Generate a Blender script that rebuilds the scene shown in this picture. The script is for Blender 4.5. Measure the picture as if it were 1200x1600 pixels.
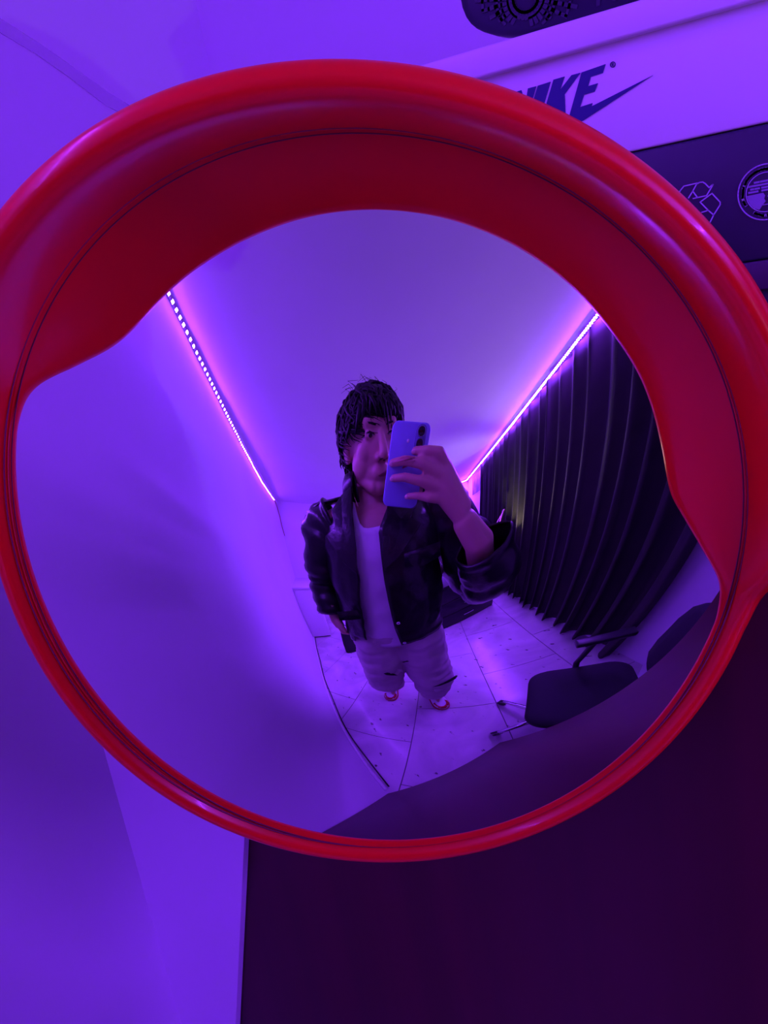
import bpy, bmesh, math, random
from mathutils import Vector, Matrix, noise
random.seed(7)
for o in list(bpy.data.objects): bpy.data.objects.remove(o)
S = bpy.context.scene
COL = S.collection

# ------------------------------------------------------------------ camera
cam_d = bpy.data.cameras.new('camera'); cam = bpy.data.objects.new('camera', cam_d); COL.objects.link(cam)
cx = Vector((0.86305, 0.47489, -0.17209)); cy = Vector((0.02033, 0.30777, 0.95124)); cz = Vector((0.50470, -0.82447, 0.25597))
CAM = Vector((0, 0, 1.3477))
m = Matrix((cx, cy, cz)).transposed().to_4x4(); m.translation = CAM
cam.matrix_world = m
cam_d.sensor_fit = 'VERTICAL'; cam_d.sensor_height = 36.0; cam_d.lens = 36.0 * 1450 / 1600
cam_d.clip_start = 0.02; cam_d.clip_end = 50
S.camera = cam
# ------------------------------------------------------------------ world / exposure
W = bpy.data.worlds.new('world'); S.world = W; W.use_nodes = True
W.node_tree.nodes['Background'].inputs[0].default_value = (0.10, 0.03, 0.22, 1)
W.node_tree.nodes['Background'].inputs[1].default_value = 0.02
S.view_settings.view_transform = 'Standard'; S.view_settings.look = 'None'
S.view_settings.gamma = 1.0; S.view_settings.exposure = 0.0; S.view_settings.use_curve_mapping = False
S.cycles.max_bounces = 10; S.cycles.glossy_bounces = 6; S.cycles.diffuse_bounces = 5
LED_COL = (0.215, 0.028, 1.0)
LED_STRENGTH = 520.0
LED_STRENGTH_R = 1600.0
BULB_STRENGTH = 1050.0

# ------------------------------------------------------------------ helpers
LOC = {}
def link(o, parent=None):
    COL.objects.link(o)
    if parent is not None: o.parent = parent
    return o
def tag(o, label=None, cat=None, group=None, kind=None):
    if label: o['label'] = label
    if cat: o['category'] = cat
    if group: o['group'] = group
    if kind: o['kind'] = kind
    return o
def thing(name, loc, label, cat, group=None):
    o = bpy.data.objects.new(name, None); o.location = loc; o.empty_display_size = 0.05; COL.objects.link(o)
    LOC[o.name] = Vector(loc); tag(o, label, cat, group)
    return o
def origin(p):
    return LOC.get(p.name, Vector((0, 0, 0))) if p is not None else Vector((0, 0, 0))
def mesh(name, V, F, mat=None, parent=None, smooth=True, autos=None):
    """one mesh object from world-space verts; the parent only carries a translation"""
    off = origin(parent)
    me = bpy.data.meshes.new(name)
    me.from_pydata([tuple(Vector(v) - off) for v in V], [], F)
    me.validate(); me.update()
    if mat: me.materials.append(mat)
    if smooth:
        me.polygons.foreach_set('use_smooth', [True] * len(me.polygons))
        if autos:
            bm = bmesh.new(); bm.from_mesh(me)
            for e in bm.edges:
                if len(e.link_faces) == 2 and e.calc_face_angle(0) > autos: e.smooth = False
            bm.to_mesh(me); bm.free()
    o = bpy.data.objects.new(name, me); link(o, parent)
    if parent is not None: LOC[o.name] = off
    return o
def sub(o, levels=1):
    md = o.modifiers.new('s', 'SUBSURF'); md.levels = levels; md.render_levels = levels; return o
def bevel(o, w, seg=2):
    md = o.modifiers.new('b', 'BEVEL'); md.width = w; md.segments = seg; md.limit_method = 'ANGLE'; return o
def box_vf(a, b):
    x0, y0, z0 = a; x1, y1, z1 = b
    V = [(x0,y0,z0),(x1,y0,z0),(x1,y1,z0),(x0,y1,z0),(x0,y0,z1),(x1,y0,z1),(x1,y1,z1),(x0,y1,z1)]
    F = [(0,3,2,1),(4,5,6,7),(0,1,5,4),(1,2,6,5),(2,3,7,6),(3,0,4,7)]
    return V, F
def box(name, a, b, mat, parent=None, bev=0.0, seg=2):
    V, F = box_vf(a, b); o = mesh(name, V, F, mat, parent, smooth=bev > 0)
    if bev: bevel(o, bev, seg)
    return o
def obox_vf(c, ax, ay, az, hx, hy, hz):
    c = Vector(c); ax, ay, az = Vector(ax).normalized(), Vector(ay).normalized(), Vector(az).normalized()
    V = [c + ax*hx*i + ay*hy*j + az*hz*k for k in (-1,1) for (i,j) in ((-1,-1),(1,-1),(1,1),(-1,1))]
    F = [(0,3,2,1),(4,5,6,7),(0,1,5,4),(1,2,6,5),(2,3,7,6),(3,0,4,7)]
    return V, F
def obox(name, c, ax, ay, az, hx, hy, hz, mat, parent=None, bev=0.0, seg=2):
    V, F = obox_vf(c, ax, ay, az, hx, hy, hz); o = mesh(name, V, F, mat, parent, smooth=bev > 0)
    if bev: bevel(o, bev, seg)
    return o
def loft_vf(rings, close_ring=True, caps=True):
    n = len(rings[0]); V = [Vector(p) for r in rings for p in r]; F = []
    for i in range(len(rings) - 1):
        for j in range(n if close_ring else n - 1):
            k = (j + 1) % n
            F.append((i*n + j, i*n + k, (i+1)*n + k, (i+1)*n + j))
    if caps and close_ring:
        F.append(tuple(range(n))[::-1]); F.append(tuple((len(rings)-1)*n + j for j in range(n)))
    return V, F
def loft(name, rings, mat, parent=None, close_ring=True, caps=True, autos=None):
    V, F = loft_vf(rings, close_ring, caps); return mesh(name, V, F, mat, parent, True, autos)
def frame_of(d):
    d = Vector(d).normalized(); u = Vector((0, 0, 1)) if abs(d.z) < 0.95 else Vector((1, 0, 0))
    a = d.cross(u).normalized(); return a, a.cross(d).normalized()
def tube_rings(path, radii, n=12, flat=1.0):
    P = [Vector(p) for p in path]; R = []
    a0 = None
    for i, p in enumerate(P):
        d = (P[min(i+1, len(P)-1)] - P[max(i-1, 0)]).normalized()
        if a0 is None: a, b = frame_of(d)
        else:
            a = (a0 - d * a0.dot(d)).normalized(); b = a.cross(d).normalized()
        a0 = a; r = radii[i] if hasattr(radii, '__len__') else radii
        R.append([p + a*math.cos(t)*r + b*math.sin(t)*r*flat for t in [2*math.pi*k/n for k in range(n)]])
    return R
def tube(name, path, radii, mat, parent=None, n=12, flat=1.0, caps=True, autos=None):
    return loft(name, tube_rings(path, radii, n, flat), mat, parent, True, caps, autos)
def merge(parts):
    V, F = [], []
    for v, f in parts:
        k = len(V); V += list(v); F += [tuple(i + k for i in ff) for ff in f]
    return V, F
def ball_vf(c, rx, ry, rz, ax=(1,0,0), ay=(0,1,0), az=(0,0,1), n=16, mrow=10):
    c = Vector(c); ax, ay, az = Vector(ax), Vector(ay), Vector(az); V = [c - az*rz]; F = []
    for i in range(1, mrow):
        t = math.pi*i/mrow - math.pi/2
        for k in range(n):
            p = 2*math.pi*k/n; V.append(c + ax*rx*math.cos(t)*math.cos(p) + ay*ry*math.cos(t)*math.sin(p) + az*rz*math.sin(t))
    V.append(c + az*rz); L = len(V) - 1
    for k in range(n): F.append((0, 1 + (k+1) % n, 1 + k)); F.append((L, L - n + k, L - n + (k+1) % n))
    for i in range(mrow - 2):
        for k in range(n):
            a = 1 + i*n + k; b = 1 + i*n + (k+1) % n; F.append((a, b, b + n, a + n))
    return V, F
def lathe_vf(c, axis, prof, n=32):
    c = Vector(c); axis = Vector(axis).normalized(); a, b = frame_of(axis)
    rings = [[c + axis*h + (a*math.cos(2*math.pi*k/n) + b*math.sin(2*math.pi*k/n))*max(r, 1e-5) for k in range(n)] for r, h in prof]
    return loft_vf(rings)
def cyl_vf(c, axis, r, h, n=24): return lathe_vf(c, axis, [(r, 0), (r, h)], n)
def smoothstep(a, b, x):
    t = max(0.0, min(1.0, (x - a) / (b - a))); return t*t*(3 - 2*t)
def lerp_table(T, x):
    if x <= T[0][0]: return T[0][1]
    for (x0, y0), (x1, y1) in zip(T, T[1:]):
        if x <= x1:
            return y0 + (y1 - y0) * (x - x0) / (x1 - x0)
    return T[-1][1]
def prism(name, pts, y0, y1, mat, parent=None):
    """flat outline given in x,z extruded from y0 to y1"""
    n = len(pts); V = [(x, y0, z) for x, z in pts] + [(x, y1, z) for x, z in pts]
    F = [tuple(range(n)), tuple(range(n, 2*n))[::-1]] + [(i, (i+1) % n, n + (i+1) % n, n + i) for i in range(n)]
    me_o = mesh(name, V, F, mat, parent, smooth=False)
    bm = bmesh.new(); bm.from_mesh(me_o.data); bmesh.ops.triangulate(bm, faces=[f for f in bm.faces if len(f.verts) > 4]); bmesh.ops.recalc_face_normals(bm, faces=bm.faces); bm.to_mesh(me_o.data); bm.free()
    return me_o
def ribbon_vf(pts, y0, y1, w):
    """thin stroke along x,z points"""
    P = [Vector((x, 0, z)) for x, z in pts]; parts = []
    for a, b in zip(P, P[1:]):
        d = (b - a).normalized(); nrm = Vector((-d.z, 0, d.x)) * w
        q = [a - d*w*0.6 + nrm, b + d*w*0.6 + nrm, b + d*w*0.6 - nrm, a - d*w*0.6 - nrm]
        V = [(v.x, y0, v.z) for v in q] + [(v.x, y1, v.z) for v in q]
        parts.append((V, [(0,1,2,3),(7,6,5,4),(0,4,5,1),(1,5,6,2),(2,6,7,3),(3,7,4,0)]))
    return merge(parts)

# ------------------------------------------------------------------ materials
def mat(name, col, rough=0.5, metal=0.0, var=0.0, scale=20.0, bump=0.0, bscale=60.0, stretch=(1,1,1), col2=None, sheen=0.0, coat=0.0, spec=0.5, trans=0.0, alpha=1.0, sub_w=0.0, bdist=0.002):
    M = bpy.data.materials.new(name); M.use_nodes = True
    nt = M.node_tree; bs = nt.nodes['Principled BSDF']
    bs.inputs['Base Color'].default_value = (*col, 1); bs.inputs['Roughness'].default_value = rough
    bs.inputs['Metallic'].default_value = metal; bs.inputs['Specular IOR Level'].default_value = spec
    if sheen: bs.inputs['Sheen Weight'].default_value = sheen; bs.inputs['Sheen Roughness'].default_value = 0.4
    if coat: bs.inputs['Coat Weight'].default_value = coat; bs.inputs['Coat Roughness'].default_value = 0.08
    if trans: bs.inputs['Transmission Weight'].default_value = trans
    if sub_w:
        bs.inputs['Subsurface Weight'].default_value = sub_w; bs.inputs['Subsurface Radius'].default_value = (0.01, 0.004, 0.002); bs.inputs['Subsurface Scale'].default_value = 1.0
    bs.inputs['Alpha'].default_value = alpha
    tc = nt.nodes.new('ShaderNodeTexCoord'); mp = nt.nodes.new('ShaderNodeMapping'); mp.inputs['Scale'].default_value = stretch
    nt.links.new(tc.outputs['Object'], mp.inputs[0])
    if var or col2:
        nz = nt.nodes.new('ShaderNodeTexNoise'); nz.inputs['Scale'].default_value = scale; nz.inputs['Detail'].default_value = 6
        nt.links.new(mp.outputs[0], nz.inputs['Vector'])
        rp = nt.nodes.new('ShaderNodeValToRGB')
        c2 = col2 if col2 else tuple(c * (1 - var) for c in col)
        rp.color_ramp.elements[0].position = 0.35; rp.color_ramp.elements[1].position = 0.65
        rp.color_ramp.elements[0].color = (*c2, 1); rp.color_ramp.elements[1].color = (*col, 1)
        nt.links.new(nz.outputs['Fac'], rp.inputs[0]); nt.links.new(rp.outputs[0], bs.inputs['Base Color'])
    if bump:
        nb = nt.nodes.new('ShaderNodeTexNoise'); nb.inputs['Scale'].default_value = bscale; nb.inputs['Detail'].default_value = 5
        nt.links.new(mp.outputs[0], nb.inputs['Vector'])
        bp = nt.nodes.new('ShaderNodeBump'); bp.inputs['Strength'].default_value = bump; bp.inputs['Distance'].default_value = bdist
        nt.links.new(nb.outputs['Fac'], bp.inputs['Height']); nt.links.new(bp.outputs[0], bs.inputs['Normal'])
    return M
def emit(name, col, strength):
    M = bpy.data.materials.new(name); M.use_nodes = True; nt = M.node_tree
    bs = nt.nodes['Principled BSDF']; bs.inputs['Base Color'].default_value = (0.8, 0.8, 0.8, 1)
    bs.inputs['Emission Color'].default_value = (*col, 1); bs.inputs['Emission Strength'].default_value = strength
    return M
M_WALL = mat('wall_paint', (0.74, 0.70, 0.80), 0.55, var=0.05, scale=3, bump=0.10, bscale=25)
M_CEIL = mat('ceiling_paint', (0.76, 0.72, 0.80), 0.7, var=0.04, scale=3, bump=0.06, bscale=20)
M_WOOD = mat('dark_laminate', (0.066, 0.003, 0.012), 0.42, spec=0.35, col2=(0.045, 0.002, 0.008), scale=2.2, stretch=(14, 14, 0.25), bump=0.04, bscale=8)
M_GROUT = mat('grout', (0.20, 0.17, 0.2), 0.9)
M_RED = mat('red_plastic', (0.95, 0.006, 0.006), 0.30, var=0.10, scale=9, coat=0.15, spec=0.35, bump=0.02, bscale=14)
M_GASKET = mat('dark_red_gasket', (0.22, 0.02, 0.05), 0.35)
M_CURTAIN = mat('black_curtain', (0.012, 0.011, 0.010), 0.85, sheen=0.03, var=0.3, scale=12, bump=0.1, bscale=200)
M_BLACK = mat('black_plastic', (0.012, 0.012, 0.016), 0.4)
M_BLACKF = mat('black_fabric', (0.012, 0.012, 0.017), 0.8, bump=0.2, bscale=300)
M_CHROME = mat('chrome', (0.75, 0.75, 0.78), 0.15, 1.0)
M_WHITEBOX = mat('white_card', (0.84, 0.82, 0.86), 0.5, var=0.03, scale=6)
M_DARKBOX = mat('dark_card', (0.030, 0.024, 0.060), 0.5, var=0.15, scale=30)
M_PURPBOX = mat('plum_card', (0.075, 0.03, 0.09), 0.5, var=0.1, scale=20)
M_INK = mat('blue_ink', (0.008, 0.012, 0.16), 0.5)
M_PRINT = mat('lilac_print', (0.55, 0.45, 0.75), 0.5)
M_PRINT2 = mat('lilac_print_soft', (0.30, 0.23, 0.46), 0.5)
M_RUBBER = mat('navy_rubber', (0.014, 0.012, 0.04), 0.55)
M_WHITE = mat('white_paint', (0.75, 0.73, 0.78), 0.45)

# ------------------------------------------------------------------ the room
XL, YW, XE, YF, YB, H = -0.4917, 0.3904, 0.056, 0.66, -2.27, 1.785
def xdiag(y, c=1.3537): return c - 0.94346*y
ROOM = [(XL, YF), (XL, YB), (xdiag(YB), YB), (xdiag(YF), YF)]      # counter clockwise
o = box('wall_left', (XL - 0.1, YB - 0.1, -0.05), (XL, YF + 0.1, H + 0.05), M_WALL); tag(o, 'white wall lit violet on the left of the mirror', 'wall', kind='structure')
o = box('wall_front', (XL, YF, -0.05), (xdiag(YF) + 0.1, YF + 0.1, H + 0.05), M_WALL); tag(o, 'white wall behind the stacked shoe boxes', 'wall', kind='structure')
o = box('wall_back', (XL - 0.1, YB - 0.1, -0.05), (xdiag(YB) + 0.1, YB, H + 0.05), M_WALL); tag(o, 'deep violet wall at the far end behind the person', 'wall', kind='structure')
dd = Vector((-0.94346, 1, 0)).normalized(); dn = Vector((1, 0.94346, 0)).normalized()     # along the curtain wall / outward
ca = Vector((xdiag(YB - .1), YB - .1, 0)); cb = Vector((xdiag(YF + .1), YF + .1, 0)); cc = (ca + cb)/2 + dn*0.05 + Vector((0, 0, H/2))
o = obox('wall_right', cc, dd, dn, (0, 0, 1), (cb - ca).length/2, 0.05, H/2 + 0.05, M_WALL); tag(o, 'angled wall behind the long black curtain', 'wall', kind='structure')
o = box('ceiling', (XL - .1, YB - .1, H), (xdiag(YB) + .1, YF + .1, H + .06), M_CEIL); tag(o, 'plain pale ceiling between the two light strips', 'ceiling', kind='structure')
floor = box('floor', (XL - .1, YB - .1, -0.06), (xdiag(YB) + .1, YF + .1, -0.006), M_GROUT); tag(floor, 'marble tiled floor with dark specks', 'floor', kind='structure')

def marble():
    M = mat('marble_tile', (0.66, 0.62, 0.66), 0.22, coat=0.2)
    nt = M.node_tree; bs = nt.nodes['Principled BSDF']; tc = nt.nodes.new('ShaderNodeTexCoord')
    n1 = nt.nodes.new('ShaderNodeTexNoise'); n1.inputs['Scale'].default_value = 3.0; n1.inputs['Detail'].default_value = 8; n1.inputs['Distortion'].default_value = 1.2
    n2 = nt.nodes.new('ShaderNodeTexNoise'); n2.inputs['Scale'].default_value = 26; n2.inputs['Detail'].default_value = 4
    mp = nt.nodes.new('ShaderNodeMapping'); mp.inputs['Rotation'].default_value = (0, 0, 0.8); mp.inputs['Scale'].default_value = (1, 0.55, 1)
    nt.links.new(tc.outputs['Object'], mp.inputs[0]); nt.links.new(tc.outputs['Object'], n1.inputs['Vector']); nt.links.new(mp.outputs[0], n2.inputs['Vector'])
    r1 = nt.nodes.new('ShaderNodeValToRGB'); r1.color_ramp.elements[0].position = .35; r1.color_ramp.elements[1].position = .7
    r1.color_ramp.elements[0].color = (.50, .46, .50, 1); r1.color_ramp.elements[1].color = (.74, .70, .74, 1)
    r2 = nt.nodes.new('ShaderNodeValToRGB'); r2.color_ramp.elements[0].position = .66; r2.color_ramp.elements[1].position = .70
    r2.color_ramp.elements[0].color = (0, 0, 0, 1); r2.color_ramp.elements[1].color = (1, 1, 1, 1)
    mx = nt.nodes.new('ShaderNodeMix'); mx.data_type = 'RGBA'; mx.inputs['B'].default_value = (.10, .06, .09, 1)
    nt.links.new(n1.outputs['Fac'], r1.inputs[0]); nt.links.new(n2.outputs['Fac'], r2.inputs[0])
    nt.links.new(r2.outputs[0], mx.inputs['Factor']); nt.links.new(r1.outputs[0], mx.inputs['A']); nt.links.new(mx.outputs['Result'], bs.inputs['Base Color'])
    return M
M_TILE = marble()
def clip(poly, clipper):
    out = poly
    for i in range(len(clipper)):
        a, b = Vector(clipper[i]), Vector(clipper[(i+1) % len(clipper)]); e = b - a; inp, out = out, []
        if not inp: break
        f = lambda p: e.x*(p[1] - a.y) - e.y*(p[0] - a.x)
        for j in range(len(inp)):
            p, q = inp[j], inp[(j+1) % len(inp)]; fp, fq = f(p), f(q)
            if fp >= 0: out.append(p)
            if (fp >= 0) != (fq >= 0):
                t = fp/(fp - fq); out.append((p[0] + (q[0]-p[0])*t, p[1] + (q[1]-p[1])*t))
    return out
tu = Vector((dd.x, dd.y)); tv = Vector((dn.x, dn.y)); T0 = Vector((1.04, 0.04)); TS, TW, G = 0.62, 0.42, 0.0022
for i in range(-8, 9):
    for j in range(-9, 9):
        sh = 0.31 if j % 2 else 0.0
        q = [T0 + tu*(i*TS + sh + G) + tv*(j*TW + G), T0 + tu*((i+1)*TS + sh - G) + tv*(j*TW + G), T0 + tu*((i+1)*TS + sh - G) + tv*((j+1)*TW - G), T0 + tu*(i*TS + sh + G) + tv*((j+1)*TW - G)]
        q = [(p.x, p.y) for p in q]
        if sum(q[k][0]*q[(k+1) % 4][1] - q[(k+1) % 4][0]*q[k][1] for k in range(4)) < 0: q = q[::-1]
        c = clip(q, ROOM)
        if len(c) < 3: continue
        n = len(c); V = [(x, y, -0.006) for x, y in c] + [(x, y, 0) for x, y in c]
        F = [tuple(range(n, 2*n)), tuple(range(n))[::-1]] + [(k, (k+1) % n, n + (k+1) % n, n + k) for k in range(n)]
        mesh('tile', V, F, M_TILE, floor, smooth=False)
# skirting duct along the left wall
o = box('baseboard_left', (XL, YB, 0.0), (XL + 0.014, YW - 0.02, 0.030), M_WHITE, bev=0.004); tag(o, 'thin white duct running along the foot of the left wall', 'baseboard', kind='structure')
tag(tube('floor_cable', [(XL + 0.022 + 0.004*math.sin(k*0.9), YW - 0.03 - k*0.09, 0.004) for k in range(26)], 0.0035, M_BLACK, n=8), 'thin dark cable lying beside the white wall duct', 'cable')
# white plaster filler between cupboard and wall
fil = [(XL, 0.665), (-0.3105, 1.24), (XL, 1.24)]
o = prism('trim_1', fil, YW - 0.006, YW - 0.0005, M_WALL); tag(o, 'white plaster wedge between left wall and dark cupboard', 'trim', kind='structure')

# ------------------------------------------------------------------ cupboard
cup = thing('cupboard', ((XL + XE)/2, (YW + YF)/2, 0), 'dark maroon wooden cupboard the round mirror hangs on', 'cupboard')
box('carcass', (XL + 0.002, YW + 0.02, 0.05), (XE, YF - 0.004, 1.262), M_WOOD, cup, bev=0.002)
box('plinth', (XL + 0.012, YW + 0.045, 0.0), (XE - 0.01, YF - 0.01, 0.05), M_BLACK, cup)
dr = box('door', (XL + 0.003, YW, 0.032), (XE - .001, YW + 0.0195, 1.258), M_WOOD, cup, bev=0.0025)
box('hinge', (XL + .004, YW + .0195, .20), (XL + .02, YW + .0205, .26), M_CHROME, dr)

# ------------------------------------------------------------------ convex safety mirror
RC = Vector((-0.190093, 0.294024, 1.244963)); RN = Vector((0.400979, -0.911886, -0.087640))
REX = Vector((0.899325, 0.410053, -0.151890)); REY = Vector((0.174443, -0.017912, 0.984504))
CRD = (0.1467498, -0.0043861, -0.0007263, 0.0009868, 0.0016507); CZD = (-0.0003275, 0.00307, 0.0005216, -0.0002334, -0.0012842, -0.0006739, 0.0008184)
def rimr(t): return CRD[0] + CRD[1]*math.cos(2*t) + CRD[2]*math.sin(2*t) + CRD[3]*math.cos(3*t) + CRD[4]*math.sin(3*t)
def rimz(t): return CZD[0] + CZD[1]*math.cos(2*t) + CZD[2]*math.sin(2*t) + CZD[3]*math.cos(3*t) + CZD[4]*math.sin(3*t) + CZD[5]*math.cos(t) + CZD[6]*math.sin(t)
V0 = Vector((-0.162373, 0.239516, 1.230471)); N2 = Vector((0.410405, -0.904318, -0.117370)); F1 = Vector((0.896477, 0.423681, -0.129705)); F2 = Vector((0.167022, -0.051988, 0.984582))
QR, QK = 0.1080, -3.078
def dome_h(P):
    """height above P along RN at which the convex conic surface is met"""
    o = P - V0; k1 = 1 + QK
    ox, oy, oz = o.dot(F1), o.dot(F2), -o.dot(N2); dx, dy, dz = RN.dot(F1), RN.dot(F2), -RN.dot(N2)
    A = dx*dx + dy*dy + k1*dz*dz; B = ox*dx + oy*dy - QR*dz + k1*oz*dz; C = ox*ox + oy*oy - 2*QR*oz + k1*oz*oz
    D = math.sqrt(max(B*B - A*C, 0)); r = [(-B + D)/A, (-B - D)/A]
    r = [h for h in r if oz + h*dz > -1e-6]
    return min(r, key=lambda h: abs(oz + h*dz)) if r else 0.0
M_MIRROR = mat('mirror_silver', (0.90, 0.89, 0.90), 0.0, 1.0)
mir = thing('convex_mirror', RC, 'round convex mirror in a red plastic frame with hood', 'mirror')
NT, NR = 288, 90
V = [RC + RN*dome_h(RC)]; F = []
for i in range(1, NR + 1):
    s = (i/NR)
    for k in range(NT):
        t = 2*math.pi*k/NT; P = RC + (REX*math.cos(t) + REY*math.sin(t))*rimr(t)*s; V.append(P + RN*dome_h(P))
for k in range(NT): F.append((0, 1 + k, 1 + (k+1) % NT))
for i in range(NR - 1):
    for k in range(NT):
        a = 1 + i*NT + k; b = 1 + i*NT + (k+1) % NT; F.append((a, a + NT, b + NT, b))
mesh('mirror_dome', V, F, M_MIRROR, mir)['label'] = 'bulging mirror glass reflecting the violet room'
HT = [(-14, 0), (-9, .002), (-7, .004), (-5, .009), (1, .020), (7, .0295), (12, .0315), (18, .032), (30, .0315), (40, .0325), (51, .032), (64, .032), (75, .0325), (87, .034), (97, .0355), (109, .0375), (118, .038), (127, .0375), (135, .0365), (140, .034), (144, .029), (150, .016), (153, .007), (156, .002), (161, 0)]
def hood_h(td):
    if td > 270: td -= 360
    return sum(lerp_table(HT, td + d) for d in (-1.5, 0, 1.5))/3 if -14 < td < 161 else 0.0
def frame_ring(t):
    td = math.degrees(t) % 360; h = hood_h(td); k = smoothstep(0, .03, h); R = rimr(t); z = rimz(t); fl = 0.15*h
    w = 0.0088 + (0.0036 - 0.0016*smoothstep(80, 20, td if td < 180 else td - 360))*k
    prof = [(-0.0015, -0.005), (0.0002, -0.0008), (0.0006 + fl*.5, h*.5), (0.0012 + fl, h), (0.0016 + fl + w*.12, h + .0022), (0.0016 + fl + w*.35, h + .0036 + .001*k), (0.0016 + fl + w*.65, h + .0034 + .001*k), (0.0016 + fl + w*.9, h + .0012), (0.0016 + fl + w, h - .003),
            (0.0016 + fl*.8 + w*.97, h*.6 - .006), (0.0085 + .002*k, -.009), (0.006, -.014), (-0.004, -.016)]
    e = REX*math.cos(t) + REY*math.sin(t)
    return [RC + e*(R + a) + RN*(z + b) for a, b in prof]
rings = [frame_ring(2*math.pi*k/360) for k in range(360)]; n = len(rings[0])
V = [p for r in rings for p in r]; F = [(i*n + j, i*n + (j+1) % n, ((i+1) % 360)*n + (j+1) % n, ((i+1) % 360)*n + j) for i in range(360) for j in range(n)]
sub(mesh('frame', V, [f[::-1] for f in F], M_RED, mir), 1)['label'] = 'red plastic rim rising into a hood over the top'
# rubber gasket between glass and frame
gp = [RC + (REX*math.cos(t) + REY*math.sin(t))*(rimr(t) + 0.0004) + RN*(rimz(t) + 0.0012) for t in [2*math.pi*k/240 for k in range(241)]]
tube('gasket', gp, 0.0003, M_GASKET, mir, n=8, caps=False)
# red back shell and bracket
br = []
for s, d in ((1.0, -.010), (.99, -.016), (.90, -.024), (.70, -.031), (.35, -.034), (.05, -.034)):
    br.append([RC + (REX*math.cos(t) + REY*math.sin(t))*rimr(t)*s + RN*(rimz(t)*s + d*0.8) for t in [2*math.pi*k/96 for k in range(96)]])
Vb, Fb = loft_vf(br, True, False); mesh('back_shell', Vb, Fb, M_RED, mir)
bp0 = RC - RN*0.026
tube('bracket', [bp0, bp0 - RN*0.03 + Vector((0, 0, -.01)), Vector((bp0.x - .01, YW - .014, bp0.z - .05)), Vector((bp0.x - .01, YW - .0085, bp0.z - .09))], 0.008, M_BLACK, mir, n=10)

# ------------------------------------------------------------------ shoe boxes on the cupboard
YS = 0.46
bx = thing('shoe_box', (-0.06, 0.545, 1.3768), 'white shoe box with navy lettering and swoosh, lid on', 'box', 'shoe boxes stacked on the cupboard')
box('box_body', (-0.2085, YS, 1.3768), (0.078, 0.64, 1.4335), M_WHITEBOX, bx, bev=0.001)
box('lid', (-0.2125, YS - 0.0060, 1.4242), (0.082, 0.644, 1.4372), M_WHITEBOX, bx, bev=0.0012)
LOGO = dict(
 E=[(-0.1336, 1.4155), (-0.1222, 1.4163), (-0.1239, 1.4129), (-0.1296, 1.4126), (-0.1313, 1.409), (-0.1266, 1.4092), (-0.1285, 1.406), (-0.1336, 1.4058), (-0.1361, 1.401), (-0.1301, 1.4014), (-0.1321, 1.3972), (-0.1425, 1.3964)],
 SW=[(-0.1362, 1.4004), (-0.1301, 1.4014), (-0.1309, 1.4), (-0.1018, 1.4066), (-0.1349, 1.395), (-0.1467, 1.3914), (-0.1598, 1.3887), (-0.1698, 1.3891), (-0.1742, 1.3917), (-0.1728, 1.3956), (-0.167, 1.3923), (-0.1537, 1.3949), (-0.1444, 1.3976)],
 K=[(-0.1472, 1.4156), (-0.1417, 1.4157), (-0.1447, 1.4104), (-0.1384, 1.4155), (-0.1341, 1.4155), (-0.1427, 1.4081), (-0.1436, 1.3964), (-0.1494, 1.396), (-0.1488, 1.4026), (-0.1517, 1.3958), (-0.1572, 1.3955)],
 I=[(-0.1551, 1.4148), (-0.1487, 1.4151), (-0.1585, 1.3954), (-0.1651, 1.395)],
 N=[(-0.17, 1.4145), (-0.1634, 1.4148), (-0.1623, 1.4083), (-0.16, 1.4148), (-0.1559, 1.4148), (-0.1659, 1.3948), (-0.1702, 1.3945), (-0.1709, 1.4034), (-0.1758, 1.3941), (-0.1806, 1.3939)])
for k, v in LOGO.items():
    prism('swoosh' if k == 'SW' else 'letter', v, YS - (0.0005 if k == 'SW' else 0.0004), YS + 0.0002, M_INK, bx)
Vr, Fr = ribbon_vf([(-0.1190 + 0.0011*math.cos(a), 1.4153 + 0.0011*math.sin(a)) for a in [2*math.pi*k/20 for k in range(21)]], YS - .0004, YS + .0001, 0.00016)
V2, F2_ = ribbon_vf([(-0.1193, 1.4147), (-0.1193, 1.4158), (-0.1187, 1.4157), (-0.1188, 1.4153), (-0.1193, 1.4152), (-0.1186, 1.4147)], YS - .0004, YS + .0001, 0.00012)
mesh('registered_mark', *merge([(Vr, Fr), (V2, F2_)]), M_INK, bx, smooth=False)

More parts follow.
